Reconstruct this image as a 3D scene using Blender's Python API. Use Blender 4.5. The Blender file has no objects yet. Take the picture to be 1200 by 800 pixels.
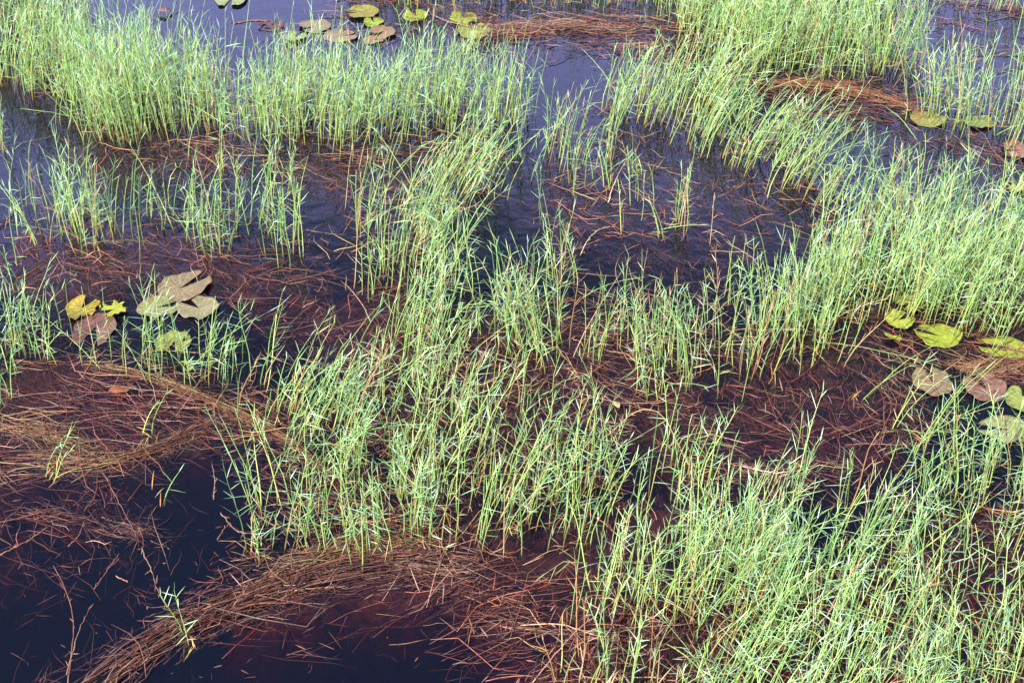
import bpy, math, random
import numpy as np
from mathutils import Vector

rng = np.random.default_rng(11)
random.seed(11)
C = bpy.context.scene.collection
R = math.radians

# ------------------------------------------------------------------ camera, sky, sun, exposure
CAM_H, PITCH, LENS = 4.0, 37.0, 50.0
cam_d = bpy.data.cameras.new('camera'); cam_d.lens = LENS; cam_d.sensor_width = 36.0
cam_d.clip_start = 0.05; cam_d.clip_end = 2000
cam = bpy.data.objects.new('camera', cam_d); C.objects.link(cam)
cam.location = (0, 0, CAM_H); cam.rotation_euler = (R(90 - PITCH), 0, 0)
bpy.context.scene.camera = cam

SUN_EL = R(44)
SUN_TO = Vector((-0.60, -0.80, 0)).normalized()            # where the sun stands, seen from the water
world = bpy.data.worlds.new('World'); bpy.context.scene.world = world
world.use_nodes = True
nt = world.node_tree; bg = nt.nodes['Background']
sky = nt.nodes.new('ShaderNodeTexSky'); sky.sky_type = 'NISHITA'; sky.sun_disc = False
sky.sun_elevation = SUN_EL; sky.sun_rotation = math.atan2(SUN_TO.x, SUN_TO.y)
# bright blue band added low in the sky ahead, to lighten the far water's reflection
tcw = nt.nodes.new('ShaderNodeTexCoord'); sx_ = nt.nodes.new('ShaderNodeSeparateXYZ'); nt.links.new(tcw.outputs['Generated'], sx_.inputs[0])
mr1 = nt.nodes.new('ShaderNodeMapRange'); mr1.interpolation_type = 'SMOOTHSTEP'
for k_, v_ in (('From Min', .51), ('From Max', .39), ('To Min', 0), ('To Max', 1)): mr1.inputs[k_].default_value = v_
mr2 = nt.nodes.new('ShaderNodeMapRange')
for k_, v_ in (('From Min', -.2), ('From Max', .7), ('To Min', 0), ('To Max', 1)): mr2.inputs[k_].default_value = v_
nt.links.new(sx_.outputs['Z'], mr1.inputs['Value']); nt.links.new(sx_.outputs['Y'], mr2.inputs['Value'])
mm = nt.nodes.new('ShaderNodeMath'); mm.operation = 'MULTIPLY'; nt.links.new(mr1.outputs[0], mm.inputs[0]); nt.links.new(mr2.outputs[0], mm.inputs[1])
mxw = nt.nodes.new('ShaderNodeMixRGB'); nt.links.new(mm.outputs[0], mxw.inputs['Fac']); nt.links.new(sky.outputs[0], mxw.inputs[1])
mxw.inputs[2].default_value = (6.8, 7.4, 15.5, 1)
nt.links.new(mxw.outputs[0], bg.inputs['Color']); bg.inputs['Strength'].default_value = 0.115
sky.dust_density = 2.0; sky.ozone_density = 2.5; sky.air_density = 1.3
sl = bpy.data.lights.new('sun', 'SUN'); sl.energy = 5.0; sl.angle = R(0.53); sl.color = (1.0, 0.965, 0.91)
so = bpy.data.objects.new('sun', sl); C.objects.link(so)
sd = Vector((SUN_TO.x * math.cos(SUN_EL), SUN_TO.y * math.cos(SUN_EL), math.sin(SUN_EL)))
so.rotation_euler = (-sd).to_track_quat('-Z', 'Y').to_euler(); so.location = sd * 20
vs = bpy.context.scene.view_settings
vs.view_transform = 'Standard'; vs.look = 'None'; vs.gamma = 1.0; vs.use_curve_mapping = False
vs.exposure = 0.98

# ------------------------------------------------------------------ photo (1200x800) point -> point on the water plane
FPX = LENS / 36.0 * 1200
cp, sp = math.cos(R(PITCH)), math.sin(R(PITCH))
def at(px, py, z=0.0):
    dx = (px - 600) / FPX; dy = (400 - py) / FPX
    d = (dx, cp + sp * dy, -sp + cp * dy)
    t = (z - CAM_H) / d[2]
    return (d[0] * t, d[1] * t)
def ppm(px, py):                       # pixels per metre across, and along the water away from the camera
    x, y = at(px, py)
    depth = y * cp + CAM_H * sp
    return FPX / depth, FPX / depth * CAM_H / math.hypot(CAM_H, y)

# ------------------------------------------------------------------ noise
def vnoise(x, y, s, seed):
    x = np.asarray(x, float) / s; y = np.asarray(y, float) / s
    i = np.floor(x).astype(np.int64); j = np.floor(y).astype(np.int64)
    fx = x - i; fy = y - j; fx = fx * fx * (3 - 2 * fx); fy = fy * fy * (3 - 2 * fy)
    def h(a, b):
        n = (a * 374761393 + b * 668265263 + seed * 1274126177) & 0xffffffff
        n = ((n ^ (n >> 13)) * 1274126177) & 0xffffffff
        return ((n ^ (n >> 16)) & 0xffff) / 65535.0
    return (h(i, j) * (1 - fx) + h(i + 1, j) * fx) * (1 - fy) + (h(i, j + 1) * (1 - fx) + h(i + 1, j + 1) * fx) * fy
def fbm(x, y, s, seed):
    return (vnoise(x, y, s, seed) * .5 + vnoise(x, y, s / 2, seed + 7) * .3 + vnoise(x, y, s / 4, seed + 13) * .2)
def sstep(a, b, x):
    t = np.clip((x - a) / (b - a), 0, 1); return t * t * (3 - 2 * t)

# ------------------------------------------------------------------ mesh building from arrays
class MB:
    def __init__(s): s.v = []; s.c = []; s.f3 = []; s.f4 = []; s.n = 0
    def add(s, v, c, f3=None, f4=None):
        v = np.asarray(v, float).reshape(-1, 3)
        if f3 is not None and len(f3): s.f3.append(np.asarray(f3).reshape(-1, 3) + s.n)
        if f4 is not None and len(f4): s.f4.append(np.asarray(f4).reshape(-1, 4) + s.n)
        s.v.append(v); s.c.append(np.asarray(c, float).reshape(-1, 3)); s.n += len(v)
    def build(s, name, mat, parent=None, origin=(0, 0, 0), smooth=False):
        v = np.concatenate(s.v) - np.array(origin); c = np.concatenate(s.c)
        f3 = np.concatenate(s.f3) if s.f3 else np.zeros((0, 3), int)
        f4 = np.concatenate(s.f4) if s.f4 else np.zeros((0, 4), int)
        me = bpy.data.meshes.new(name)
        me.vertices.add(len(v)); me.vertices.foreach_set('co', v.astype(np.float32).ravel())
        loops = np.concatenate([f3.ravel(), f4.ravel()]).astype(np.int32)
        me.loops.add(len(loops)); me.loops.foreach_set('vertex_index', loops)
        st = np.concatenate([np.arange(len(f3)) * 3, len(f3) * 3 + np.arange(len(f4)) * 4]).astype(np.int32)
        me.polygons.add(len(st)); me.polygons.foreach_set('loop_start', st)
        if smooth: me.polygons.foreach_set('use_smooth', np.ones(len(st), bool))
        me.update(calc_edges=True)
        a = me.color_attributes.new('Col', 'FLOAT_COLOR', 'POINT')
        a.data.foreach_set('color', np.hstack([c, np.ones((len(c), 1))]).astype(np.float32).ravel())
        me.materials.append(mat)
        o = bpy.data.objects.new(name, me); C.objects.link(o)
        if parent is not None: o.parent = parent
        else: o.location = origin
        return o
def tag(o, label=None, cat=None, group=None, kind=None):
    if label: o['label'] = label
    if cat: o['category'] = cat
    if group: o['group'] = group
    if kind: o['kind'] = kind
    return o

def unit(v): return v / np.maximum(np.linalg.norm(v, axis=-1, keepdims=True), 1e-9)

def tubes(mb, P, Rad, Col, sides=3):
    """P (n,k,3) centre lines, Rad (n,k), Col (n,k,3): closed prisms"""
    n, k, _ = P.shape
    T = np.gradient(P, axis=1); T = unit(T)
    ref = np.zeros_like(T); ref[..., 0] = 1.0
    m = np.abs(T[..., 0]) > .8; ref[m] = (0, 1, 0)
    U = unit(np.cross(T, ref)); V = np.cross(T, U)
    a = np.arange(sides) * 2 * math.pi / sides + rng.uniform(0, 6.28, (n, 1))
    ca = np.cos(a)[:, None, :, None]; sa = np.sin(a)[:, None, :, None]
    X = P[:, :, None, :] + Rad[:, :, None, None] * (U[:, :, None, :] * ca + V[:, :, None, :] * sa)
    idx = np.arange(n * k * sides).reshape(n, k, sides)
    nx = np.roll(idx, -1, axis=2)
    f4 = np.stack([idx[:, :-1], nx[:, :-1], nx[:, 1:], idx[:, 1:]], -1).reshape(-1, 4)
    cc = np.repeat(Col[:, :, None, :], sides, axis=2)
    if sides == 3:
        f3 = np.concatenate([idx[:, 0, ::-1], idx[:, -1, :]]).reshape(-1, 3); f4x = []
    else:
        f3 = None; f4x = [idx[:, 0, ::-1].reshape(-1, 4), idx[:, -1].reshape(-1, 4)] if sides == 4 else []
    if f4x: f4 = np.concatenate([f4] + f4x)
    mb.add(X, cc, f3, f4)

def blades(mb, B, D, L, W, Col, droop, curl=0.0):
    """tapered leaf blades: B base, D direction, L length, W width, folded along the midrib"""
    n = len(B)
    up = np.zeros_like(D); up[:, 2] = 1
    S = unit(np.cross(D, up) + rng.normal(0, .35, D.shape)); S = unit(S - D * np.sum(S * D, -1, keepdims=True))
    N = np.cross(S, D)
    ts = np.array([0, .35, .72]); ws = np.array([.55, 1.0, .62])
    pts = []; cols = []
    for t, w in zip(ts, ws):
        c = B + D * (L * t)[:, None]; c[:, 2] -= droop * L * t * t
        pts += [c + S * (W * w / 2)[:, None] + N * (W * w * .18)[:, None], c - S * (W * w / 2)[:, None] + N * (W * w * .18)[:, None]]
        cols += [Col, Col]
    tip = B + D * L[:, None]; tip[:, 2] -= droop * L
    pts.append(tip); cols.append(Col * np.array([1.05, 1.0, .9]))
    X = np.stack(pts, 1); Cc = np.stack(cols, 1)
    i = np.arange(n)[:, None] * 7
    f4 = np.concatenate([i + np.array([0, 1, 3, 2]), i + np.array([2, 3, 5, 4])])
    mb.add(X, Cc, i + np.array([4, 5, 6]), f4)

# ------------------------------------------------------------------ materials
def new_mat(name):
    m = bpy.data.materials.new(name); m.use_nodes = True
    nt = m.node_tree; return m, nt, nt.nodes['Principled BSDF'], nt.nodes['Material Output']
def plant_mat(name, rough=.45, trans=.25, bump=.0, var=.25, scale=40, spec=.5):
    m, nt, p, out = new_mat(name)
    at_ = nt.nodes.new('ShaderNodeAttribute'); at_.attribute_name = 'Col'
    tc = nt.nodes.new('ShaderNodeTexCoord')
    nz = nt.nodes.new('ShaderNodeTexNoise'); nz.inputs['Scale'].default_value = scale; nz.inputs['Detail'].default_value = 3
    nt.links.new(tc.outputs['Object'], nz.inputs['Vector'])
    mr = nt.nodes.new('ShaderNodeMapRange'); mr.inputs['To Min'].default_value = 1 - var; mr.inputs['To Max'].default_value = 1 + var
    mr.inputs['From Min'].default_value = .3; mr.inputs['From Max'].default_value = .7
    nt.links.new(nz.outputs['Fac'], mr.inputs['Value'])
    mx = nt.nodes.new('ShaderNodeVectorMath'); mx.operation = 'SCALE'
    nt.links.new(at_.outputs['Color'], mx.inputs[0]); nt.links.new(mr.outputs[0], mx.inputs['Scale'])
    nt.links.new(mx.outputs[0], p.inputs['Base Color'])
    p.inputs['Roughness'].default_value = rough; p.inputs['Specular IOR Level'].default_value = spec
    if trans:
        tl = nt.nodes.new('ShaderNodeBsdfTranslucent'); nt.links.new(mx.outputs[0], tl.inputs['Color'])
        ms = nt.nodes.new('ShaderNodeMixShader'); ms.inputs['Fac'].default_value = trans
        nt.links.new(p.outputs[0], ms.inputs[1]); nt.links.new(tl.outputs[0], ms.inputs[2])
        nt.links.new(ms.outputs[0], out.inputs['Surface'])
    if bump:
        b = nt.nodes.new('ShaderNodeBump'); b.inputs['Strength'].default_value = bump; b.inputs['Distance'].default_value = .004
        nt.links.new(nz.outputs['Fac'], b.inputs['Height']); nt.links.new(b.outputs[0], p.inputs['Normal'])
    return m
M_GRASS = plant_mat('green grass stem and blade', rough=.38, trans=.12, var=.12, scale=60)
M_DEAD = plant_mat('dead brown stem', rough=.5, trans=0, var=.35, scale=70, spec=.4)
M_PAD = plant_mat('floating leaf', rough=.5, trans=.0, bump=.35, var=.2, scale=55, spec=.3)
M_BED = plant_mat('peat and rotten weed', rough=.8, trans=0, bump=.8, var=.5, scale=22, spec=.2)

def water_mat():
    m, nt, p, out = new_mat('tea brown marsh water'); nt.nodes.remove(p)
    tr = nt.nodes.new('ShaderNodeBsdfTransparent'); tr.inputs[0].default_value = (.93, .90, .88, 1)
    gl = nt.nodes.new('ShaderNodeBsdfGlossy'); gl.inputs['Roughness'].default_value = .03
    fr = nt.nodes.new('ShaderNodeFresnel'); fr.inputs['IOR'].default_value = 1.34
    geo = nt.nodes.new('ShaderNodeNewGeometry')
    nz = nt.nodes.new('ShaderNodeTexNoise'); nz.inputs['Scale'].default_value = 9; nz.inputs['Detail'].default_value = 2
    nt.links.new(geo.outputs['Position'], nz.inputs['Vector'])
    b = nt.nodes.new('ShaderNodeBump'); b.inputs['Strength'].default_value = .22; b.inputs['Distance'].default_value = .01
    nt.links.new(nz.outputs['Fac'], b.inputs['Height'])
    nt.links.new(b.outputs[0], gl.inputs['Normal']); nt.links.new(b.outputs[0], fr.inputs['Normal'])
    ms = nt.nodes.new('ShaderNodeMixShader')
    nt.links.new(fr.outputs[0], ms.inputs['Fac']); nt.links.new(tr.outputs[0], ms.inputs[1]); nt.links.new(gl.outputs[0], ms.inputs[2])
    df = nt.nodes.new('ShaderNodeBsdfDiffuse'); df.inputs[0].default_value = (.30, .36, 1.0, 1)
    ms2 = nt.nodes.new('ShaderNodeMixShader'); ms2.inputs['Fac'].default_value = .008      # blue veil put into the colour, standing in for stronger sky reflection
    nt.links.new(ms.outputs[0], ms2.inputs[1]); nt.links.new(df.outputs[0], ms2.inputs[2])
    nt.links.new(ms2.outputs[0], out.inputs['Surface'])
    va = nt.nodes.new('ShaderNodeVolumeAbsorption')
    va.inputs['Color'].default_value = (.62, .26, .22, 1); va.inputs['Density'].default_value = 11.0
    nt.links.new(va.outputs[0], out.inputs['Volume'])
    return m
M_WATER = water_mat()

# ------------------------------------------------------------------ where things grow: polygons in photo coordinates
# grass stands: feet polygon, stems per m2, mean height m, lean to the right, lean away, age (share of tan)
GRASS = [
 ([(270,440),(330,430),(420,470),(430,560),(400,575),(350,530),(290,490)], 120, .42, .30, 0, .05),
 ([(300,600),(420,575),(560,600),(560,640),(330,655)], 110, .42, .06, 0, .05),
 ([(1060,565),(1280,575),(1280,620),(1080,605)], 150, .44, -.15, 0, .05),
 ([(620,700),(720,690),(760,820),(760,960),(640,960)], 55, .42, .12, 0, .25),
 ([(400,240),(450,250),(450,300),(420,300)], 150, .44, .1, 0, .05),
 ([(640,560),(700,560),(720,640),(670,660)], 120, .44, .1, 0, .05),
 ([(690,385),(800,375),(990,350),(1000,395),(920,440),(840,450),(700,450)], 90, .42, .05, 0, .1),
 ([(625,200),(760,190),(900,230),(880,290),(700,290)], 22, .34, .05, 0, .15),
 ([(10,395),(110,405),(150,425),(300,445),(290,455),(120,440),(10,430)], 110, .38, .05, 0, .08),
 ([(20,250),(110,240),(420,265),(430,280),(60,275)], 90, .42, .1, 0, .08),
 ([(120,175),(560,175),(560,195),(300,200),(120,190)], 30, .34, .1, 0, .15),
 ([(560,440),(640,450),(700,470),(680,490),(600,490),(550,470)], 50, .36, .05, 0, .15),
 ([(1010,480),(1100,500),(1090,530),(1020,510)], 60, .4, .4, 0, .1),
 ([(700,560),(830,560),(850,600),(760,620),(700,600)], 130, .40, .1, 0, .08),
 ([(-60,20),(40,30),(120,62),(200,85),(300,105),(420,108),(560,98),(602,110),(600,148),(560,168),(450,165),(330,172),(200,162),(130,165),(92,150),(40,108),(-60,80)], 370, .46, .10, .0, .03),
 ([(-80,-40),(60,-30),(100,10),(40,30),(-60,30)], 220, .45, .05, 0, .05),
 ([(30,262),(130,262),(300,278),(430,290),(440,312),(300,298),(180,292),(40,286)], 180, .45, .05, 0, .04),
 ([(120,300),(150,300),(150,335),(122,335)], 130, .55, .0, 0, .05),
 ([(455,235),(500,215),(560,190),(600,195),(590,222),(540,250),(500,270),(440,290),(420,270)], 230, .42, .38, .05, .05),
 ([(425,290),(470,275),(520,300),(535,350),(530,420),(515,470),(480,465),(455,400),(440,340)], 330, .46, .18, .0, .09),
 ([(548,330),(600,345),(650,385),(685,430),(670,450),(620,425),(570,390),(545,355)], 280, .45, -.12, 0, .05),
 ([(600,300),(680,310),(700,345),(640,350)], 120, .4, -.1, 0, .1),
 ([(722,435),(770,425),(812,432),(835,462),(800,482),(740,468)], 210, .46, .04, 0, .08),
 ([(690,400),(750,395),(830,410),(850,430),(720,430)], 110, .42, .1, 0, .1),
 ([(835,405),(880,380),(960,350),(995,368),(960,405),(925,452),(880,445)], 210, .44, .05, 0, .06),
 ([(955,335),(1000,285),(1060,255),(1140,262),(1280,270),(1280,420),(1210,412),(1150,402),(1080,388),(1000,388),(960,372)], 350, .47, .12, 0, .03),
 ([(1000,230),(1060,235),(1060,260),(1010,275),(970,265)], 150, .42, .2, 0, .03),
 ([(640,165),(700,160),(720,200),(690,215),(650,200)], 110, .42, .15, 0, .1),
 ([(668,130),(760,105),(840,115),(860,140),(800,165),(720,165)], 170, .44, .42, 0, .05),
 ([(790,165),(880,130),(930,155),(1000,205),(1010,255),(960,262),(900,222),(840,195)], 170, .42, .42, 0, .06),
 ([(760,240),(810,235),(820,275),(780,280)], 70, .36, .05, 0, .2),
 ([(700,120),(780,70),(850,95),(850,130),(760,140)], 120, .4, .3, 0, .1),
 ([(785,15),(850,0),(950,-10),(1040,10),(1062,60),(1078,88),(980,97),(870,88),(800,58)], 330, .5, .08, 0, .07),
 ([(785,-60),(1060,-60),(1060,0),(950,-10),(785,15)], 200, .45, .05, 0, .05),
 ([(1058,88),(1120,108),(1280,115),(1280,170),(1200,168),(1150,168),(1090,152),(1060,122)], 200, .48, -.02, 0, .03),
 ([(395,-60),(785,-70),(785,10),(620,14),(460,8),(395,0)], 170, .38, .08, 0, .2),
 ([(1075,-20),(1280,-30),(1280,18),(1180,12),(1090,15)], 120, .35, .12, 0, .2),
 ([(0,395),(60,400),(95,410),(90,432),(40,425),(0,410)], 220, .38, -.02, 0, .05),
 ([(150,425),(200,418),(280,430),(285,448),(200,440),(160,440)], 300, .42, .12, 0, .06),
 ([(280,450),(330,455),(400,490),(420,530),(380,520),(320,500),(285,478)], 300, .42, .30, 0, .05),
 ([(395,510),(440,500),(500,490),(560,520),(570,570),(540,620),(440,612),(400,580)], 160, .46, .08, 0, .06),
 ([(300,612),(340,608),(430,612),(540,608),(545,632),(430,640),(330,650)], 230, .40, .05, 0, .04),
 ([(560,520),(600,540),(650,590),(690,640),(640,665),(600,640),(560,620)], 240, .46, .16, 0, .08),
 ([(430,430),(520,440),(540,500),(450,510),(400,480)], 150, .42, .12, 0, .1),
 ([(690,655),(770,640),(880,650),(900,720),(820,760),(740,740),(700,700)], 210, .50, .18, 0, .08),
 ([(770,640),(860,628),(960,640),(1060,660),(1060,700),(900,700)], 260, .50, .12, 0, .05),
 ([(860,700),(960,690),(1060,730),(1060,950),(850,950),(840,800)], 290, .46, .18, 0, .05),
 ([(1040,740),(1120,730),(1280,740),(1280,960),(1040,960)], 220, .44, .0, 0, .05),
 ([(700,800),(860,790),(860,960),(700,960)], 95, .42, .1, 0, .2),
 ([(1110,600),(1160,610),(1280,640),(1280,670),(1180,670),(1120,650)], 210, .46, -.22, 0, .06),
 ([(1040,660),(1100,680),(1280,700),(1280,740),(1060,740)], 190, .44, -.08, 0, .1),
 ([(970,650),(1040,630),(1080,650),(1070,690),(980,690)], 170, .48, -.02, 0, .06),
]
# litter mats: polygon, sticks per m2, length, preferred angle (world deg, None = any), z low/high, bed weight
MATS = [
 ([(60,285),(200,285),(330,295),(440,330),(470,400),(450,430),(390,420),(330,380),(250,330),(100,340),(0,320),(0,295)], 420, (.10,.45), None, -.05, .012, 1.0),
 ([(-60,450),(60,425),(150,425),(300,470),(400,560),(430,610),(350,590),(300,530),(200,530),(80,550),(-60,560)], 380, (.12,.5), 160, -.05, .02, .9),
 ([(400,440),(560,360),(700,350),(760,400),(830,470),(900,450),(980,390),(1080,400),(1110,500),(1080,530),(980,560),(850,560),(700,520),(640,560),(560,520),(430,500)], 420, (.08,.4), None, -.055, .015, 1.0),
 ([(640,330),(740,340),(840,320),(860,400),(760,420),(650,400)], 240, (.08,.35), None, -.06, .01, .85),
 ([(590,560),(700,545),(860,570),(900,640),(760,680),(690,640)], 240, (.08,.35), None, -.06, .01, .85),
 ([(250,680),(330,655),(450,640),(560,630),(680,650),(720,720),(760,800),(740,960),(620,900),(600,780),(520,745),(400,725),(270,750)], 400, (.1,.4), 20, -.05, .03, .85),
 ([(700,690),(850,700),(870,960),(680,960)], 460, (.08,.3), None, -.03, .04, 1.0),
 ([(850,640),(1200,640),(1280,700),(1280,960),(850,960)], 200, (.08,.35), None, -.05, .02, .95),
 ([(1000,560),(1200,570),(1220,660),(1040,650)], 260, (.1,.4), 110, -.06, .01, .75),
 ([(100,150),(330,175),(560,160),(600,200),(520,240),(440,232),(280,205),(130,200)], 420, (.08,.35), None, -.05, .01, .85),
 ([(40,80),(130,130),(130,230),(60,190)], 220, (.08,.35), None, -.07, .0, .7),
 ([(-60,240),(40,255),(60,300),(-60,300)], 160, (.1,.4), None, -.07, .0, .7),
 ([(610,190),(760,175),(900,200),(960,270),(900,310),(760,320),(680,300),(620,250)], 330, (.08,.4), None, -.08, .0, .58),
 ([(540,20),(640,18),(790,20),(810,80),(700,60),(560,62)], 320, (.08,.35), 10, -.02, .03, .95),
 ([(400,-30),(560,0),(560,50),(420,35),(380,15)], 260, (.08,.3), None, -.04, .02, .9),
 ([(330,30),(400,20),(480,50),(400,75),(320,55)], 120, (.08,.3), None, -.05, .01, .7),
 ([(840,85),(960,95),(1070,108),(1110,150),(1040,150),(960,130),(850,115)], 330, (.08,.4), -12, -.03, .03, .95),
 ([(1060,150),(1200,155),(1200,215),(1120,215),(1050,185)], 300, (.06,.25), None, -.05, .02, .9),
 ([(1060,0),(1220,5),(1240,70),(1160,60),(1080,30)], 220, (.08,.35), -12, -.04, .02, .9),
 ([(960,280),(1200,280),(1230,420),(1120,430),(1000,400)], 240, (.08,.3), None, -.05, .02, .9),
 ([(1130,400),(1230,410),(1230,460),(1150,440)], 420, (.08,.3), 5, -.02, .03, .9),
 ([(830,170),(960,180),(1000,260),(900,260)], 160, (.08,.35), None, -.06, .01, .7),
 ([(400,560),(560,550),(660,620),(600,650),(400,640),(320,650)], 260, (.08,.35), None, -.05, .02, .9),
 ([(0,370),(120,350),(300,390),(290,440),(100,440),(0,440)], 90, (.08,.3), None, -.07, .0, .45),
 ([(-60,560),(60,540),(190,590),(190,620),(-60,650)], 260, (.1,.45), None, -.07, .0, .42),
 ([(40,600),(200,600),(220,720),(110,810),(40,810)], 45, (.1,.45), None, -.06, .002, .25),
 ([(130,0),(40,0),(100,20),(230,30),(300,40),(260,60),(150,40)], 60, (.08,.3), None, -.06, .0, .35),
]

def wpoly(poly): return np.array([at(x, y) for x, y in poly])
def inside(P, X, Y):
    r = np.zeros(X.shape, bool); n = len(P); j = n - 1
    for i in range(n):
        xi, yi = P[i]; xj, yj = P[j]
        c = ((yi > Y) != (yj > Y)) & (X < (xj - xi) * (Y - yi) / (yj - yi + 1e-12) + xi)
        r ^= c; j = i
    return r
def parea(P):
    x, y = P[:, 0], P[:, 1]; return abs(np.dot(x, np.roll(y, 1)) - np.dot(y, np.roll(x, 1))) / 2
def sample(P, n):
    if n < 1: return np.zeros((0, 2))
    lo, hi = P.min(0), P.max(0); out = np.zeros((0, 2))
    while len(out) < n:
        q = rng.uniform(lo, hi, (n * 3, 2)); out = np.concatenate([out, q[inside(P, q[:, 0], q[:, 1])]])
    return out[:n]

# ------------------------------------------------------------------ lake bed with the sunken peat mats rising towards the surface
def bed():
    st = .03
    xs = np.arange(-6, 6.01, st); ys = np.arange(2, 14.01, st)
    X, Y = np.meshgrid(xs, ys)
    m = np.zeros(X.shape)
    for poly, d, L, a, z0, z1, w in MATS: m = np.maximum(m, inside(wpoly(poly), X, Y) * w)
    for g in GRASS: m = np.maximum(m, inside(wpoly(g[0]), X, Y) * .72)
    k = np.exp(-np.linspace(-2, 2, 19) ** 2); k /= k.sum()
    m = np.apply_along_axis(lambda r: np.convolve(r, k, 'same'), 0, m)
    m = np.apply_along_axis(lambda r: np.convolve(r, k, 'same'), 1, m)
    n1 = fbm(X, Y, .45, 3); n2 = fbm(X, Y, .12, 5); n3 = vnoise(X, Y, .05, 9)
    v = m * 1.0 + (n1 - .5) * 1.1 + (n2 - .5) * .35
    h = -.50 + .45 * sstep(.30, .82, v) + (n2 - .5) * .05 + (n3 - .5) * .02
    h = np.minimum(h, -.018)
    edge = np.minimum.reduce([X + 6, 6 - X, Y - 2, 14 - Y]); h = np.where(edge < .05, -.50, h)
    cn = fbm(X, Y, .2, 21)[..., None]
    col = np.array([.05, .020, .018]) * (1 - cn) + np.array([.12, .045, .036]) * cn
    mb = MB(); ny, nx = X.shape
    idx = np.arange(nx * ny).reshape(ny, nx)
    f = np.stack([idx[:-1, :-1], idx[:-1, 1:], idx[1:, 1:], idx[1:, :-1]], -1).reshape(-1, 4)
    mb.add(np.stack([X, Y, h], -1), col, None, f)
    c = .12 * np.ones((8, 3)) * np.array([1, .4, .35])
    B = 150
    o = [(-B, -B), (B, -B), (B, B), (-B, B)]; i_ = [(-6, 2), (6, 2), (6, 14), (-6, 14)]
    mb.add([(x, y, -.50) for x, y in o + i_], c, None, [(0, 1, 5, 4), (1, 2, 6, 5), (2, 3, 7, 6), (3, 0, 4, 7)])
    o = mb.build('lake_bed', M_BED, smooth=True); tag(o, kind='structure', label='dark red brown peat bottom showing through shallow water')
bed()

def water():
    B = 145; mb = MB()
    v = [(x, y, z) for z in (0, -.62) for x, y in ((-B, -B), (B, -B), (B, B), (-B, B))]
    f = [(0, 1, 2, 3), (7, 6, 5, 4), (0, 4, 5, 1), (1, 5, 6, 2), (2, 6, 7, 3), (3, 7, 4, 0)]
    mb.add(v, np.ones((8, 3)) * .1, None, f)
    tag(mb.build('water', M_WATER), kind='structure', label='still dark marsh water reflecting blue sky')
water()

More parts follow.
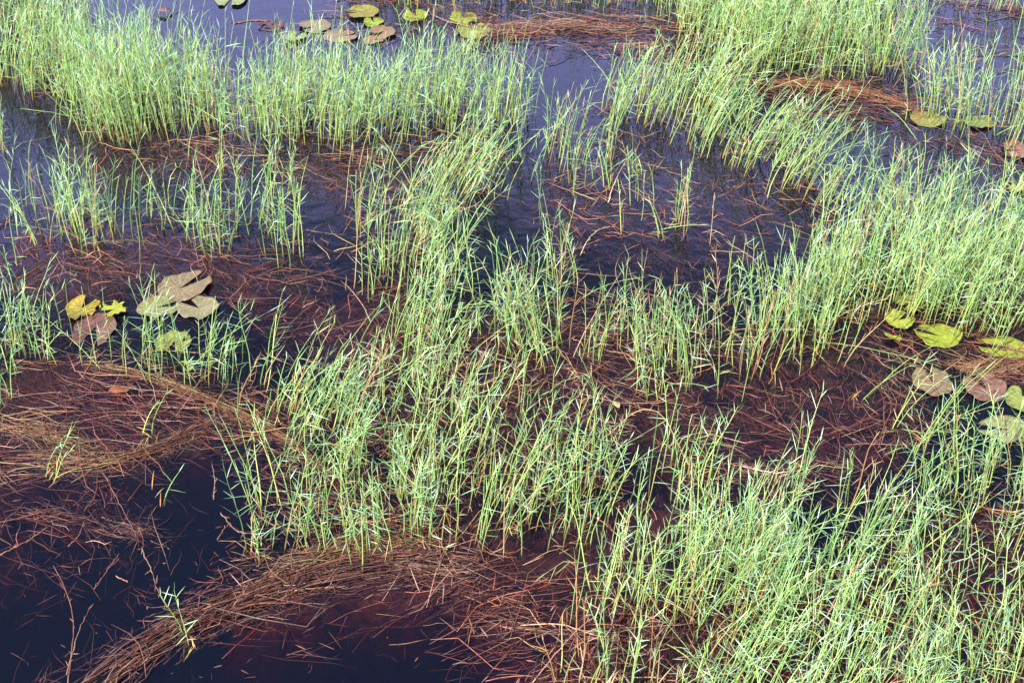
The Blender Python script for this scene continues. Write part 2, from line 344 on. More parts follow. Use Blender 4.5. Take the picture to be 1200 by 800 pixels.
# ------------------------------------------------------------------ grass stems
GREEN = 1.0 * np.array([[.40, .60, .15], [.34, .58, .19], [.46, .62, .18], [.26, .50, .15], [.54, .62, .20]])
LEAFC = .92 * np.array([[.32, .56, .26], [.44, .66, .38], [.30, .54, .20], [.46, .66, .24], [.48, .68, .50]])
TAN = np.array([[.50, .34, .17], [.42, .22, .11], [.55, .42, .24]])
BASEC = np.array([[.38, .17, .06], [.46, .27, .08], [.30, .12, .07], [.42, .40, .12]])
def stems(mb, F, H, lean, curve, tan=.05, thick=1.0, bare=.22, mbl=None):
    """F (n,2) feet, H (n,) heights, lean (n,2): horizontal shift per metre of height"""
    n = len(F); mbl = mbl or mb
    if n == 0: return
    K = 6; t = np.linspace(0, 1, K)
    side = rng.normal(0, .02, (n, 2))
    P = np.zeros((n, K, 3))
    bend = (.55 * t + .45 * t ** 2.2)
    P[:, :, 0] = F[:, 0:1] + H[:, None] * (lean[:, 0:1] * bend + side[:, 0:1] * np.sin(t * 5))
    P[:, :, 1] = F[:, 1:2] + H[:, None] * (lean[:, 1:2] * bend + side[:, 1:2] * np.sin(t * 4 + 1))
    sh = 1 / np.sqrt(1 + (lean ** 2).sum(-1))
    kk = np.where(rng.random(n) < .06)[0]; ka = rng.uniform(0, 6.28, len(kk)); kd = H[kk] * rng.uniform(.25, .45, len(kk))
    P[:, :, 2] = -.05 + (H * sh)[:, None] * t * (1 - curve[:, None] * t ** 2) + .05 * t
    for q_, w_ in ((4, .5), (5, 1.0)):                       # a few stems snapped near the top
        P[kk, q_, 0] += np.cos(ka) * kd * w_; P[kk, q_, 1] += np.sin(ka) * kd * w_
        P[kk, q_, 2] = P[kk, 3, 2] + (.02 if q_ == 4 else -.05) * H[kk] * 2
    r0 = rng.uniform(.0017, .0030, n) * thick
    Rad = r0[:, None] * np.array([1.1, 1.05, 1, .85, .65, .3])
    istan = rng.random(n) < tan
    age = rng.uniform(.60, 1.15, (n, 1))
    g = GREEN[rng.integers(0, len(GREEN), n)] * age
    g[istan] = TAN[rng.integers(0, len(TAN), istan.sum())]
    b = BASEC[rng.integers(0, len(BASEC), n)]
    bl = rng.uniform(.05, .34, n)[:, None]
    w = np.clip(1 - (t[None, :] - .06) / bl, 0, 1)[..., None]
    tubes(mb, P, Rad, g[:, None, :] * (1 - w) + b[:, None, :] * w)
    # blades, alternate on two sides of the stem
    NL = 13; vigor = rng.choice([1.0, 1.0, .9, .45], n)
    phi = rng.uniform(0, 2 * math.pi, n)
    for k in range(NL):
        tk = bare + (1 - bare) * (k + rng.uniform(-.35, .35, n)) / (NL - 1)
        tk = np.clip(tk, bare * .6, .985)
        keep = rng.random(n) < (.30 + .65 * tk) * vigor
        if k >= NL - 3: keep |= vigor > .5
        q = tk * (K - 1); i = np.minimum(q.astype(int), K - 2); fr = (q - i)[:, None]
        a_ = np.arange(n); B = P[a_, i] * (1 - fr) + P[a_, i + 1] * fr
        T = unit(P[a_, i + 1] - P[a_, i])
        az = phi + math.pi * k + rng.normal(0, .55, n)
        ref = np.stack([np.cos(az), np.sin(az), np.zeros(n)], -1)
        ref = unit(ref - T * (ref * T).sum(-1, keepdims=True))
        ang = np.radians(np.interp(tk, [.2, .6, .85, 1], [78, 62, 38, 16])) + rng.normal(0, .22, n)
        D = T * np.cos(ang)[:, None] + ref * np.sin(ang)[:, None]
        L = np.interp(tk, [.2, .5, .8, 1], [.062, .085, .075, .050]) * rng.uniform(.6, 1.35, n) * np.clip(H / .42, .7, 1.15)
        W = rng.uniform(.0019, .0036, n) * thick
        c = LEAFC[rng.integers(0, len(LEAFC), n)] * age * rng.uniform(.8, 1.15, (n, 1))
        dd = (rng.random(n) < np.interp(tk, [0, .35, .6], [.5, .15, .01])) | istan
        c[dd] = TAN[rng.integers(0, len(TAN), dd.sum())]
        blades(mbl, B[keep], D[keep], L[keep], W[keep], c[keep], rng.uniform(-.03, .16, keep.sum()))

def grass_field():
    mb = MB()
    for poly, dens, h, lx, ly, tan in GRASS:
        P = wpoly(poly); n = int(parea(P) * dens * 1.8)
        nc = max(1, n // 4)
        cc = sample(P, nc) + rng.normal(0, .05, (nc, 2))
        wgt = fbm(cc[:, 0], cc[:, 1], .3, 40) ; cc = cc[wgt > rng.uniform(.16, .46, len(wgt))]
        cnt = rng.integers(1, 8, len(cc))
        F = np.repeat(cc, cnt, 0) + rng.normal(0, .055, (cnt.sum(), 2))
        ln = np.repeat(rng.normal([lx, ly], .09, (len(cc), 2)), cnt, 0) + rng.normal(0, .085, (len(F), 2))
        wild = rng.random(len(F)) < .08; ln[wild] += rng.normal(0, .55, (wild.sum(), 2))
        wx = (vnoise(F[:, 0], F[:, 1], .8, 77) - .5) * .3; ln[:, 0] += wx
        H = 1.12 * h * np.repeat(rng.uniform(.80, 1.10, len(cc)), cnt) * rng.uniform(.55, 1.12, len(F))
        stems(mb, F, H, ln, rng.uniform(0, .10, len(F)), tan)
    o = mb.build('marsh_grass', M_GRASS)
    tag(o, 'dense pale green marsh grass standing in bands out of the dark water', 'grass', None, 'stuff')
    return mb.n
print('grass verts', grass_field())

# ------------------------------------------------------------------ litter
DEADC = .54 * np.array([[.34, .095, .07], [.26, .06, .055], [.38, .13, .10], [.48, .25, .17], [.16, .05, .05], [.34, .14, .06], [.50, .30, .22]])
def sticks(mb, c, L, ang, z, rad, col, bendy=.12, tilt=.03, sides=3):
    n = len(c); K = 5; s = np.linspace(-.5, .5, K)
    d = np.stack([np.cos(ang), np.sin(ang)], -1); nrm = np.stack([-d[:, 1], d[:, 0]], -1)
    b = rng.normal(0, bendy, n)[:, None] * L[:, None] * (s ** 2 - .1) * 2
    b2 = rng.normal(0, bendy * .4, n)[:, None] * L[:, None] * np.sin(s * 7)
    P = np.zeros((n, K, 3))
    P[:, :, :2] = c[:, None, :] + d[:, None, :] * (L[:, None] * s)[..., None] + nrm[:, None, :] * (b + b2)[..., None]
    P[:, :, 2] = z[:, None] + (rng.normal(0, tilt, n) * L)[:, None] * s + rng.normal(0, .003, (n, K))
    Rad = rad[:, None] * np.array([.55, .95, 1, .8, .35])
    tubes(mb, P, Rad, np.repeat(col[:, None, :], K, 1) * rng.uniform(.85, 1.15, (n, K, 1)), sides)
def litter():
    mb = MB()
    for poly, dens, Lr, a, z0, z1, w in MATS:
        P = wpoly(poly); n = int(parea(P) * dens * 2.6); c = sample(P, n)
        c = c + rng.normal(0, .08, c.shape)
        wg = fbm(c[:, 0], c[:, 1], .28, 55); c = c[wg > rng.uniform(.25, .55, n)]; n = len(c)
        L = Lr[0] + (Lr[1] - Lr[0]) * rng.random(n) ** 2.2
        ang = rng.uniform(0, math.pi, n) if a is None else np.radians(a) + rng.normal(0, .45, n)
        if a is None: ang = ang * .5 + .5 * (vnoise(c[:, 0], c[:, 1], .5, 91) * math.pi * 1.6 + rng.normal(0, .8, n))
        z = rng.uniform(z0, z1, n)
        col = DEADC[rng.integers(0, len(DEADC), n)] * rng.uniform(.45, 1.0, (n, 1)); hi = (rng.random(n) < .14) & (z > -.02); col[hi] *= 2.0; z[hi] = np.abs(z[hi]) + .002
        sticks(mb, c, L, ang, z, rng.uniform(.0009, .0024, n), col, .10)
        # short rotten blades
        m = int(n * .9); c2 = c[rng.integers(0, n, m)] + rng.normal(0, .05, (m, 2))
        col2 = DEADC[rng.integers(0, len(DEADC), m)] * rng.uniform(.7, 1.2, (m, 1))
        el = rng.normal(0.1, .25, m); a2 = rng.uniform(0, 6.28, m)
        D = np.stack([np.cos(a2) * np.cos(el), np.sin(a2) * np.cos(el), np.sin(el)], -1)
        B = np.concatenate([c2, rng.uniform(z0, z1, (m, 1))], 1)
        blades(mb, B, D, rng.uniform(.03, .11, m), rng.uniform(.002, .0045, m), col2, rng.uniform(-.1, .2, m))
        m = int(n * .05); j = rng.integers(0, n, m)      # long bowed stems
        sticks(mb, c[j], rng.uniform(.35, .8, m), ang[j], z[j] + .004, rng.uniform(.0013, .0024, m), col[j] * 1.2, .30, .01)
    n = 2600; P = wpoly([(-100, -30), (1300, -30), (1300, 900), (-100, 900)]); c = sample(P, n)     # scraps adrift everywhere
    sticks(mb, c, rng.uniform(.008, .09, n) * rng.uniform(.2, 1, n), rng.uniform(0, 3.14, n), rng.uniform(-.05, .003, n), rng.uniform(.0008, .0022, n), DEADC[rng.integers(0, 6, n)] * rng.uniform(.4, .9, (n, 1)), .2)
    n = 900; c = sample(P, n); az = rng.uniform(0, 6.28, n)
    blades(mb, np.concatenate([c, rng.uniform(-.006, .003, (n, 1))], 1), np.stack([np.cos(az), np.sin(az), rng.normal(0, .05, n)], -1), rng.uniform(.008, .05, n), rng.uniform(.003, .009, n), DEADC[rng.integers(0, 6, n)] * rng.uniform(.4, .9, (n, 1)), np.zeros(n))
    for poly, dens, h, lx, ly, tan in GRASS:      # dead foot of every stand
        P = wpoly(poly); n = int(parea(P) * 150); c = sample(P, n) + rng.normal(0, .06, (n, 2))
        cold = np.array([[.42, .20, .07], [.36, .15, .06], [.30, .12, .08], [.5, .33, .13]])
        col = cold[rng.integers(0, 4, n)] * rng.uniform(.7, 1.1, (n, 1))
        sticks(mb, c, rng.uniform(.06, .28, n), rng.uniform(0, 3.14, n), rng.uniform(-.03, .03, n), rng.uniform(.0012, .0026, n), col, .14, .25)
    tag(mb.build('dead_stem_litter', M_DEAD), 'tangled red brown dead stems matted on and under the water surface', 'plant litter', None, 'stuff')
litter()

# ------------------------------------------------------------------ bundles of dead stalks lying along a path
def spline(px, n=40):
    W = np.array([at(*p) for p in px]); d = np.r_[0, np.cumsum(np.linalg.norm(np.diff(W, axis=0), axis=1))]
    s = np.linspace(0, d[-1], n)
    q = np.stack([np.interp(s, d, W[:, 0]), np.interp(s, d, W[:, 1])], -1)
    for _ in range(int(n / len(px) * 1.2)): q[1:-1] = (q[:-2] + 2 * q[1:-1] + q[2:]) / 4
    return q, d[-1]
def bundle(px, n, width, height, label, cols, rad=(.0016, .0034), lens=(.3, .9), flare=1.0, stray=.25):
    q, tot = spline(px); m = len(q)
    tg = unit(np.gradient(q, axis=0)); nm = np.stack([-tg[:, 1], tg[:, 0]], -1)
    K = 10; n = int(n * 1.5); a = rng.uniform(lens[0], lens[1], n) ** 1.4; s0 = rng.uniform(-.05, 1.05 - a * .9, n)
    s = np.clip(s0[:, None] + a[:, None] * np.linspace(0, 1, K), 0, 1)
    off = rng.normal(0, .62, n)
    fl = 1 + flare * np.abs(s - .5) ** 2 * 2
    wob = rng.normal(0, .30, (n, 1)) * np.sin(s * rng.uniform(3, 9, (n, 1)) + rng.uniform(0, 6, (n, 1)))
    div = rng.normal(0, stray * 2.2, (n, 1)) * (s - s.mean(1, keepdims=True)) * 2
    o = (off[:, None] + wob + div) * width * fl
    def lerp(A): return np.stack([np.interp(s, np.linspace(0, 1, m), A[:, k]) for k in range(2)], -1)
    Q, N = lerp(q), lerp(nm)
    P = np.zeros((n, K, 3)); P[:, :, :2] = Q + N * o[..., None]
    prof = np.exp(-(o / width) ** 2)
    P[:, :, 2] = -.012 + height * prof * rng.random((n, 1)) + rng.normal(0, .004, (n, K))
    Rd = rng.uniform(*rad, (n, 1)) * np.linspace(1, .45, K)
    col = .46 * np.array(cols)[rng.integers(0, len(cols), n)] * rng.uniform(.75, 1.15, (n, 1))
    mb = MB(); tubes(mb, P, Rd, np.repeat(col[:, None], K, 1) * rng.uniform(.85, 1.15, (n, K, 1)), 4)
    og = (*q[m // 2], 0)
    mb2n = n * 3; i = rng.integers(0, n, mb2n); j = rng.integers(0, K, mb2n)
    az = rng.uniform(0, 6.28, mb2n)
    D = unit(np.stack([np.cos(az), np.sin(az), rng.uniform(0, .6, mb2n)], -1))
    blades(mb, P[i, j], D, rng.uniform(.02, .06, mb2n), rng.uniform(.0015, .0035, mb2n), col[i] * rng.uniform(.6, 1.3, (mb2n, 1)), np.zeros(mb2n))
    # loose cross stalks
    k2 = n; i2 = rng.integers(0, n, k2); j2 = rng.integers(0, K, k2)
    hd_ = np.arctan2(np.gradient(P[..., 1], axis=1), np.gradient(P[..., 0], axis=1))[i2, j2]
    sticks(mb, P[i2, j2, :2] + rng.normal(0, width * .5, (k2, 2)), rng.uniform(.05, .28, k2), hd_ + rng.normal(0, .6, k2), P[i2, j2, 2] + .004, rng.uniform(.0009, .002, k2), col[i2] * rng.uniform(.7, 1.9, (k2, 1)), .22, .1)
    ob = tag(mb.build('stalk_bundle', M_DEAD, None, og), label, 'dead stalks')
    for _ in range(10):
        mb = MB(); i3 = rng.integers(0, n, 1)
        sticks(mb, P[i3, rng.integers(0, K, 1), :2], rng.uniform(.12, .3, 1), rng.uniform(0, 3.14, 1), np.array([height * .9 + .004]), np.array([.0022]), col[i3] * 1.3, .2, .08)
        mb.build('loose_stalk', M_DEAD, ob, og)
    return ob
RB = [(.26, .085, .055), (.36, .13, .085), (.12, .04, .035), (.09, .03, .03), (.16, .06, .05), (.40, .22, .15)]
YB = [(.38, .23, .09), (.30, .15, .07), (.22, .09, .05), (.45, .33, .15), (.26, .11, .06)]
bundle([(90,825),(160,765),(230,725),(300,698),(380,672),(470,655),(560,668)], 120, .066, .06, 'thick arched bundle of red brown dead stalks sweeping into the bottom edge', RB, lens=(.2,.6), stray=.5)
bundle([(300,690),(350,665),(420,640),(500,628)], 60, .05, .05, 'yellow brown bundle of dead stalks fanned at the foot of the lower central grass', YB)
bundle([(100,425),(170,440),(235,465),(290,490),(340,515),(375,545),(402,580)], 46, .020, .045, 'narrow rope of tan dead stalks curving from left mat towards the centre grass', YB, lens=(.3,.8), stray=.6)
bundle([(-30,490),(40,503),(90,520),(140,545)], 40, .05, .03, 'straw coloured sheaf of dead stalks lying at the left edge', YB, stray=.7)
bundle([(-30,545),(60,540),(130,545),(200,520),(270,488)], 46, .05, .03, 'loose bowed sheaf of pale brown stalks along the edge of the open left water', RB + YB, stray=.8)
bundle([(850,100),(920,100),(980,103),(1040,118),(1075,132)], 60, .045, .05, 'rusty orange roll of dead stalks pointing at the round pad, upper right', [(.45,.18,.07),(.36,.13,.06),(.5,.26,.12)], stray=.4)
bundle([(560,40),(620,33),(680,30),(740,36)], 60, .09, .05, 'pinkish heap of dead stalks on the water at the top centre', [(.5,.24,.17),(.38,.15,.1),(.6,.38,.26)], stray=.9, lens=(.2,.5))
bundle([(1120,437),(1165,428),(1215,432)], 50, .05, .04, 'orange brown heap of dead stalks between two pads at the right edge', [(.46,.24,.12),(.36,.15,.08),(.55,.36,.2)], stray=.9)
bundle([(850,548),(920,558),(960,540),(1010,548)], 30, .035, .02, 'thin sheaf of pink brown stalks lying across the water above the lower right grass', RB, stray=.8)
bundle([(-20,600),(40,602),(100,607),(150,617),(200,632)], 30, .03, .012, 'broken line of brown stalks floating across the open left water', RB, stray=.8, lens=(.12,.4))

# ------------------------------------------------------------------ single dead stems and shoots one can point to
def dead_stem(px, label, col=(.42, .24, .15), r=.0032, z=.004, name='dead_stem'):
    q, tot = spline(px, 18); n = len(q); q = q + rng.normal(0, .0016, q.shape)
    P = np.zeros((1, n, 3)); P[0, :, :2] = q; P[0, :, 2] = z + rng.normal(0, .0015, n)
    if isinstance(z, float) and z > .02: P[0, :, 2] = .004 + z * np.sin(np.linspace(0, math.pi, n))
    mb = MB(); Rd = r * np.linspace(1, .5, n)[None]
    tubes(mb, P, Rd, np.array(col)[None, None] * rng.uniform(.8, 1.2, (1, n, 1)), 4)
    k = 7; i = rng.integers(1, n - 1, k); hd = q[-1] - q[0]; az = math.atan2(hd[1], hd[0]) + rng.normal(0, .5, k)
    D = unit(np.stack([np.cos(az), np.sin(az), np.full(k, .08)], -1))
    blades(mb, P[0, i], D, rng.uniform(.01, .035, k) * min(1, tot * 4), np.full(k, .003), np.repeat(np.array([col]), k, 0), np.zeros(k))
    return tag(mb.build(name, M_DEAD, None, (*q[n // 2], 0)), label, 'dead stem')
DS = [
 ([(80,800),(83,770),(88,730),(78,690),(62,662)], 'crooked dead stem standing out in the open water near the left edge'),
 ([(78,790),(90,745),(105,710)], 'short tan dead stem crossing the foot of the crooked one'),
 ([(110,690),(128,665),(140,648)], 'straight pale dead stem floating in the middle of open left water'),
 ([(118,548),(135,580),(152,612),(160,628)], 'brown dead stem running down from the sheaf to the floating line of stalks'),
 ([(165,640),(178,670),(188,700),(196,712)], 'reddish dead stem hanging below the floating line of stalks'),
 ([(258,600),(268,612),(280,625),(296,624)], 'small forked looking dead stem left of the lower grass tuft'),
 ([(255,632),(262,620),(270,612)], 'tiny dead stem floating beside the lower left grass tuft'),
 ([(80,640),(92,630),(98,612)], 'short dead stem beneath the floating line of stalks'),
 ([(0,650),(30,635),(60,615)], 'brown dead stem slanting up from the left edge over open water'),
 ([(233,700),(242,690),(252,680)], 'little brown stalk floating above the thick arched bundle'),
 ([(135,675),(142,678),(150,682)], 'tiny pale stick alone on the dark open water'),
 ([(250,585),(252,562),(248,540)], 'thin dead stem upright in the water right of the left mat'),
]
for p, l in DS: dead_stem(p, l, z=.0005, r=.0026, col=random.choice([(.24,.12,.08), (.20,.085,.06), (.28,.15,.09)]))
dead_stem([(718,507),(740,490),(758,487),(778,500),(788,522),(800,540),(815,560)], 'long orange and pink dead stem arching over the red mat at centre', (.42,.24,.14), .003, .06)
dead_stem([(712,238),(722,215),(735,190),(743,180)], 'pale bent dead stem on blue water below the upper grass', (.6,.42,.32), .003, .03)
dead_stem([(680,300),(690,285),(705,272),(722,266)], 'curved pale dead stem on blue water left of the sparse centre tuft', (.5,.36,.2), .003, .03)
dead_stem([(624,800),(660,765),(700,728),(730,700)], 'long straight pinkish dead stem slanting up from the bottom edge', (.34,.18,.14), .0026, .05)
dead_stem([(610,733),(660,738),(700,752),(725,745)], 'brown dead stem bridging the dark gap near the bottom centre', (.45,.22,.14), .003, .03)
dead_stem([(870,550),(900,559),(935,556),(960,546)], 'bleached white and pink dead stem across the dark pool above lower right grass', (.45,.32,.27), .0032, .02)
dead_stem([(275,28),(295,24),(315,25)], 'dark brown dead blade floating on the pale top left water', (.22,.10,.07), .006, .002)
dead_stem([(650,235),(690,262),(740,240)], 'thin reddish stem floating across blue water at upper centre', (.38,.15,.12), .0025, .001)

def flat_leaf(px, py, wpx, ang, col, label):
    x, y = at(px, py); sx = wpx / ppm(px, py)[0]
    mb = MB(); n = 9; t = np.linspace(0, 1, n); w = np.sin(t * math.pi) ** .7 * sx * .28
    v = []; c = []
    for k in range(n):
        for s_ in (-1, 0, 1):
            v.append(((t[k] - .5) * sx, s_ * w[k], .012 + .010 * abs(s_) + .008 * math.sin(t[k] * 4))); c.append(col)
    for k in range(n):
        for s_ in (-1, 0, 1):
            b = v[k * 3 + s_ + 1]; v.append((b[0], b[1], b[2] - .0015)); c.append(col)
    ca, sa = math.cos(ang), math.sin(ang)
    v = [(x + a * ca - b * sa, y + a * sa + b * ca, z) for a, b, z in v]
    f = []; N3 = n * 3
    for k in range(n - 1):
        for s_ in (0, 1):
            a = k * 3 + s_; f.append((a, a + 3, a + 4, a + 1)); f.append((N3 + a + 1, N3 + a + 4, N3 + a + 3, N3 + a))
        f.append((k * 3, N3 + k * 3, N3 + k * 3 + 3, k * 3 + 3)); f.append((k * 3 + 2, k * 3 + 5, N3 + k * 3 + 5, N3 + k * 3 + 2))
    mb.add(v, c, None, f)
    tag(mb.build('fallen_leaf', M_PAD, None, (x, y, 0), smooth=True), label, 'leaf')
flat_leaf(722, 478, 15, 1.9, (.45, .30, .16), 'small beige fallen leaf on the red mat at centre')
flat_leaf(140, 461, 24, .1, (.24, .085, .04), 'orange brown fallen leaf sunk in the mat below the grass at left')
flat_leaf(193, 16, 17, .1, (.26, .12, .10), 'small brown fallen leaf on the pale water at top left')

# ------------------------------------------------------------------ lily pads
def pad(px, py, w, h, notch, nw, col, label, ragged=0.0, col2=None, group=None, tilt=0.0, z=.006, fold=0.0, point=0.0):
    """w, h: size in photo pixels; notch: direction in the photo (deg, 0 right, 90 up); nw: half opening in degrees"""
    x0, y0 = at(px, py); sx, sy = ppm(px, py)
    a, b = w / sx / 2, h / sy / 2
    nr = math.atan2(math.sin(R(notch)) / sy, math.cos(R(notch)) / sx)
    seed = int(px * 7 + py)
    nth, nrg = 90, 12
    th = np.linspace(nr + R(nw), nr + 2 * math.pi - R(nw), nth)
    rr = np.linspace(0, 1, nrg) ** .8
    u = (th - th[0]) / (th[-1] - th[0]); e = np.minimum(u, 1 - u)
    edge = 1 + .03 * np.sin(th * 5 + seed) + .02 * np.sin(th * 9 + seed * 2)
    if not point: edge *= 1 - .16 * (1 - sstep(0, .07, e))         # rounded lobes
    edge *= 1 + point * 1.3 * (1 - sstep(0, .16, e)) 
    TH, RR = np.meshgrid(th, rr)
    rad = RR * edge[None]
    if ragged: rad = RR * np.clip(edge[None] * (1 - ragged * sstep(.45, .75, vnoise(np.cos(th) * 3 + seed, np.sin(th) * 3, .9, seed)))[None], .3, 1.2)
    ox, oy = -.18 * math.cos(nr), -.18 * math.sin(nr)              # the stalk joins a little off centre, towards the notch
    X = a * (rad * np.cos(TH)); Y = b * (rad * np.sin(TH))
    X, Y = X - a * ox * -1 * (1 - RR) * .9, Y - b * oy * -1 * (1 - RR) * .9
    Zw = z + .006 * np.sin(TH * 2 + seed) * RR ** 2 + .003 * np.sin(TH * 7 + seed) * RR ** 3
    vein = np.exp(-((np.mod(u * 15 + .5, 1) - .5) / .12) ** 2)[None] * (RR > .08)
    Zw = Zw - vein * .0022 + .009 * sstep(.86, 1.0, RR) * sstep(.35, .8, vnoise(np.cos(TH) * 2 + seed, np.sin(TH) * 2, .8, seed + 5))
    Zw += tilt * (Y * .6 + X * .4)
    if fold: Zw += fold * np.abs(X * math.sin(nr) - Y * math.cos(nr))
    Zw = np.maximum(Zw, .0035)
    gain = .46 if col[1] < .95 * col[0] and col[1] < .5 else .48
    c1 = gain * np.array(col); c2 = gain * np.array(col2 if col2 else [k * .78 for k in col])
    nz = fbm(X + x0, Y + y0, .05, seed)[..., None]; rim = (RR ** 6)[..., None] * .5
    cc = c1 * (1 - nz) + c2 * nz; cc = cc * (1 - rim) + c2 * .8 * rim
    cc = cc * (1 + .28 * vein[..., None]); blot = sstep(.62, .75, fbm(X + x0, Y + y0, .07, seed + 31))[..., None]; cc = cc * (1 - .45 * blot) + np.array([.16, .085, .04]) * .45 * blot
    spot = vnoise(X + x0, Y + y0, .011, seed + 3) > .93
    cc[spot] *= .38
    top = np.stack([X + x0, Y + y0, Zw], -1); bot = top.copy(); bot[..., 2] -= .0022
    n = nth * nrg; idx = np.arange(n).reshape(nrg, nth)
    q = np.stack([idx[:-1, :-1], idx[1:, :-1], idx[1:, 1:], idx[:-1, 1:]], -1)
    if ragged:
        Xc = X[:-1, :-1]; Yc = Y[:-1, :-1]
        hole = (fbm(Xc + x0, Yc + y0, .045, seed + 9) > .72 - ragged * .2) & (RR[:-1, :-1] > .2)
        q = q[~hole]
    q = q.reshape(-1, 4)
    f = [q, q[:, ::-1] + n]
    lo = np.arange(nth - 1); r_ = idx[-1]
    f.append(np.stack([r_[lo], r_[lo] + n, r_[lo + 1] + n, r_[lo + 1]], -1))
    for s_ in (0, -1):
        k = idx[:, s_]; f.append(np.stack([k[:-1], k[:-1] + n, k[1:] + n, k[1:]], -1))
    mb = MB(); mb.add(np.concatenate([top.reshape(-1, 3), bot.reshape(-1, 3)]), np.concatenate([cc.reshape(-1, 3), cc.reshape(-1, 3) * .8]), None, np.concatenate(f))
    return tag(mb.build('lily_pad', M_PAD, None, (x0, y0, 0), smooth=True), label, 'lily pad', group)
LIME, LIME2 = (.42, .52, .05), (.50, .55, .08)
OLIVE, OLIVE2 = (.36, .40, .14), (.42, .38, .20)
TANP, TANP2 = (.42, .31, .17), (.37, .25, .14)
ROSE, ROSE2 = (.29, .13, .10), (.34, .15, .12)
YEL, YEL2 = (.68, .60, .06), (.58, .36, .05)
G1, G2, G3 = 'lily pads at the left', 'lily pads at the right edge', 'lily pads along the top'
pad(272, -2, 38, 24, 262, 16, (.44, .50, .18), 'pale green lily pad cut by the top edge on open water', group=G3)
pad(98, 362, 38, 30, 60, 26, YEL, 'tattered yellow lily pad with brown rotten patches, above the rose brown pad', .22, YEL2, G1, z=.015)
pad(133, 366, 34, 20, 200, 20, (.60, .62, .07), 'holed lemon yellow lily pad touching the tattered one on its right', .28, (.5, .5, .05), G1, z=.02)
pad(111, 386, 50, 36, 268, 24, ROSE, 'rose brown lily pad with its notch facing down, left cluster', 0, (.30, .15, .11), G1, point=.1)
pad(214, 339, 56, 32, 35, 12, TANP, 'grey brown pointed lily pad at the top of the left cluster', 0, (.34, .27, .15), G1, z=.014, point=.28)
pad(185, 361, 48, 24, 15, 14, (.34, .35, .15), 'olive lily pad at the left of the brown cluster, grass in front', 0, (.36, .28, .14), G1, z=.008, point=.15)
pad(232, 362, 48, 26, 150, 14, OLIVE2, 'khaki lily pad at the right of the brown cluster, under grass', 0, (.36, .30, .15), G1, z=.011, point=.1)
pad(204, 402, 44, 28, 265, 20, (.40, .46, .08), 'yellow green lily pad standing behind grass stems below the brown cluster', .1, (.34, .30, .08), G1)
pad(1066, 357, 34, 18, 200, 12, LIME, 'lime lily pad half hidden in the dense right grass', 0, (.36, .42, .06), G2, z=.012, tilt=.1)
pad(1054, 377, 34, 20, 20, 20, LIME2, 'lime folded lily pad in front of the hidden one, at dense grass edge', 0, (.40, .44, .06), G2, z=.015, fold=.1, tilt=.1)
pad(1046, 394, 20, 16, 60, 70, (.52, .58, .06), 'narrow yellow green half lily pad pointing down, right grass edge', 0, None, G2, tilt=-.2, z=.01)
pad(1100, 394, 52, 27, 158, 12, LIME, 'lime lily pad with dark specks and notch facing left', 0, (.36, .40, .07), G2, point=.1)
pad(1177, 408, 54, 27, 172, 13, LIME2, 'bright lime lily pad nearly touching the right edge, notch left', 0, (.38, .44, .06), G2, point=.15)
pad(1092, 447, 45, 36, 88, 14, TANP2, 'tan brown lily pad with notch facing up, beside leaning stems', 0, (.40, .31, .18), G2)
pad(1154, 455, 50, 32, 112, 16, ROSE, 'rose brown lily pad behind leaning stems at the right', 0, (.40, .22, .18), G2, point=.1)
pad(1200, 470, 44, 32, 60, 14, (.40, .46, .12), 'mid green lily pad cut by the right edge', 0, None, G2)
pad(1180, 504, 60, 32, 172, 12, OLIVE, 'large sage olive lily pad, lowest at the right edge, notch left', 0, (.40, .42, .20), G2, point=.1)
pad(1087, 140, 42, 19, 40, 5, (.42, .42, .11), 'almost round yellow olive lily pad on dark water, upper right', 0, None, G2)
pad(1147, 144, 34, 16, 60, 8, (.38, .44, .12), 'green lily pad showing between stems right of the round one', 0, None, G2)
pad(1195, 177, 42, 20, 180, 10, (.50, .24, .17), 'salmon coloured lily pad cut by the right edge, upper right', 0, ROSE2, G2, z=.007, fold=.03)
pad(1192, 219, 34, 14, 90, 14, (.46, .50, .10), 'small yellow green lily pad at the right edge below the salmon one', .1, None, G2)
pad(487, 19, 30, 14, 130, 16, LIME, 'bright green lily pad alone below the top grass', 0, (.36, .46, .05), G3)
pad(543, 22, 32, 16, 95, 12, LIME, 'bright green heart shaped lily pad touching an olive one', 0, (.36, .46, .05), G3)
pad(555, 37, 38, 18, 100, 20, (.42, .44, .10), 'olive yellow lily pad in front of the bright heart shaped one', 0, None, G3, z=.010)
pad(424, 16, 40, 14, 185, 10, (.44, .42, .08), 'mustard green lily pad crossed by stems near the top', 0, (.36, .30, .08), G3, z=.014)
pad(438, 27, 24, 11, 130, 10, LIME, 'small lime lily pad tucked under the mustard one', 0, None, G3, z=.008)
pad(449, 39, 30, 15, 200, 18, (.38, .19, .12), 'reddish brown lily pad below the small lime one', 0, (.48, .34, .16), G3, z=.012)
pad(438, 48, 24, 9, 20, 10, (.50, .28, .20), 'small pink tan lily pad half under the reddish brown one', 0, None, G3)
pad(369, 32, 38, 15, 200, 8, (.42, .33, .20), 'khaki tan lily pad at the edge of the top left water', 0, None, G3, z=.010)
pad(400, 43, 42, 14, 10, 10, (.46, .29, .21), 'pinkish tan lily pad right of the khaki one', 0, (.38, .25, .17), G3)
pad(347, 44, 25, 11, 60, 14, (.40, .48, .20), 'pale green lily pad among bent stems at upper left', 0, None, G3)
pad(318, 31, 30, 14, 40, 10, (.20, .09, .08), 'sunken dark red lily pad left of the khaki one', .15, None, G3, z=.004)

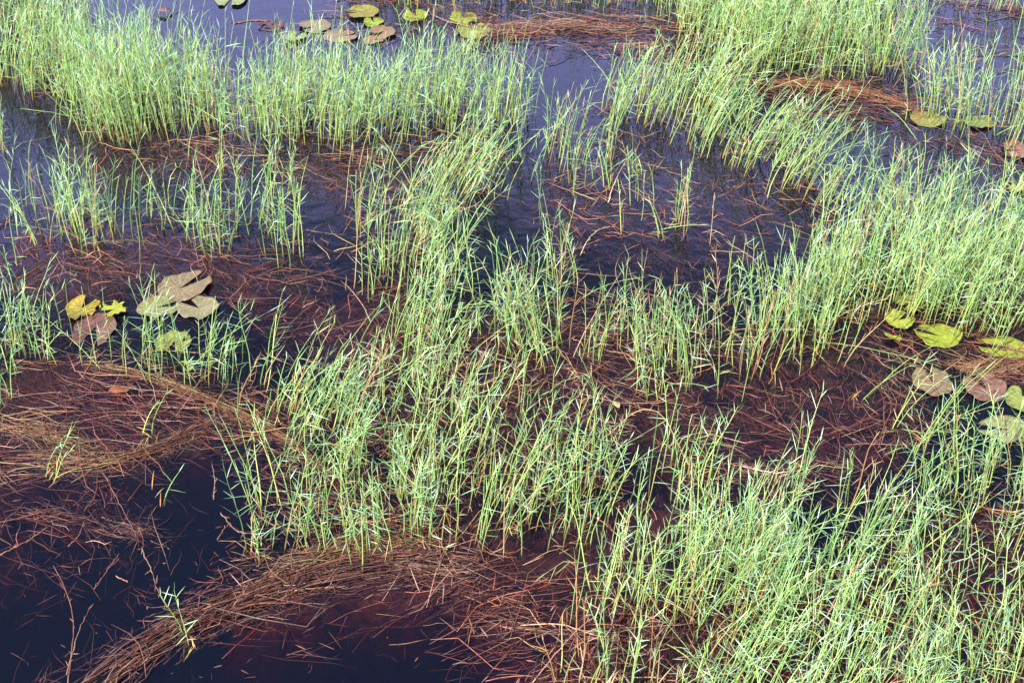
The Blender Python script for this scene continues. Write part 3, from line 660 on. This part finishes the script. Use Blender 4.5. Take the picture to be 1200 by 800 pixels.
# ------------------------------------------------------------------ tufts and single shoots standing apart from the bands
def tuft(px, py, n, h, lx, label, spread=.02, ly=0.0, lsd=.10, tan=.05):
    x, y = at(px, py)
    e = bpy.data.objects.new('grass_tuft' if n > 1 else 'grass_shoot', None); C.objects.link(e); e.location = (x, y, 0)
    e.empty_display_size = .05
    tag(e, label, 'grass tuft' if n > 1 else 'grass shoot', 'grass tufts and shoots standing apart')
    for k in range(n):
        F = rng.normal(0, spread, (1, 2)); H = np.array([h * rng.uniform(.7, 1.1)])
        ln = rng.normal([lx, ly], lsd, (1, 2)); mb = MB()
        stems(mb, F, H, ln, rng.uniform(0, .1, 1), tan, 1.05)
        mb.build('stem', M_GRASS, e)
    mb = MB(); k = 3 + n * 2; az = rng.uniform(0, 6.28, k); el = rng.uniform(-.1, .7, k)
    B = np.concatenate([rng.normal(0, spread, (k, 2)), np.full((k, 1), -.004)], 1)
    D = np.stack([np.cos(az) * np.cos(el), np.sin(az) * np.cos(el), np.sin(el)], -1)
    for q in range(min(k, 7)):
        mb = MB(); blades(mb, B[q:q+1], D[q:q+1], rng.uniform(.04, .12, 1), rng.uniform(.003, .005, 1), BASEC[rng.integers(0, 4, 1)], np.full(1, .2))
        mb.build('dead_blade', M_DEAD, e)
TUFTS = [
 (5, 175, 5, .34, .05, 'short bluish grass tuft at the left edge beside open water'),
 (105, 300, 4, .50, .12, 'tall thin grass tuft on the mat above the tattered yellow pad'),
 (40, 288, 3, .40, -.2, 'sparse grass tuft leaning left near the left edge'),
 (225, 760, 1, .26, .05, 'lone green shoot rising from the thick bundle of stalks'),
 (218, 745, 1, .20, -.2, 'smaller green shoot left of the one on the thick bundle'),
 (298, 655, 2, .17, .1, 'two tiny green sprigs at the tip of the lower grass row'),
 (303, 645, 4, .42, .02, 'green tuft at the left end of the lower grass row'),
 (5, 470, 3, .34, .15, 'grass tuft at the left edge above the straw sheaf'),
 (172, 508, 2, .30, .55, 'two green shoots lying over the mat at left'),
 (185, 585, 1, .16, .5, 'one pale sprig floating above the open left water'),
 (785, 520, 1, .40, -.02, 'feathery single shoot in front of the arching dead stem'),
 (798, 545, 4, .34, .0, 'small grass tuft right of the feathery single shoot'),
 (815, 560, 3, .34, .1, 'small grass tuft next to the long arching dead stem foot'),
 (640, 520, 5, .46, .2, 'grass tuft leaning right in the dark gap below centre'),
 (672, 545, 4, .42, .2, 'slim grass tuft leaning right beside the central dark gap'),
 (1075, 520, 4, .52, .50, 'grass tuft leaning far right over the rose brown pad'),
 (1045, 500, 3, .46, .35, 'grass tuft leaning right across the tan brown pad'),
 (1000, 467, 2, .34, .75, 'two shoots lying low and right over the red mat'),
 (1120, 545, 4, .38, -.1, 'grass tuft in front of the large sage olive pad'),
 (1165, 545, 5, .44, -.2, 'grass tuft leaning left at the lower right water'),
 (1190, 520, 4, .34, .0, 'grass tuft over the sage olive pad at the right edge'),
 (795, 262, 5, .34, .0, 'sparse bluish grass tuft amid the upper centre pool'),
 (775, 275, 3, .30, -.35, 'few bluish shoots leaning left in the upper centre pool'),
 (640, 260, 2, .32, -.05, 'two thin shoots alone on blue water at upper centre'),
 (615, 185, 3, .36, .05, 'thin grass tuft at the right end of the top band'),
 (645, 165, 3, .40, .05, 'thin upright tuft between the top band and the leaning grass'),
 (700, 465, 3, .34, -.5, 'few shoots lying left over the centre mat'),
 (60, 560, 3, .30, .45, 'green shoots sprawling over the pale sheaf at left'),
 (1085, 165, 1, .42, -.9, 'long shoot lying left across dark water below the round olive pad'),
 (1035, 240, 4, .36, .1, 'grass tuft at the rim of the dark upper right pool'),
 (935, 575, 3, .40, .1, 'upright shoots rising from the red mat above lower right grass'),
 (985, 590, 4, .40, .05, 'upright tuft in the gap above lower right grass'),
 (340, 225, 3, .34, .05, 'small tuft in dark water under the long top band'),
 (20, 340, 3, .30, -.2, 'few shoots at the left edge beside the red mat'),
 (20, 640, 0, .3, 0, ''),
]
for t in TUFTS:
    if t[2]: tuft(*t)
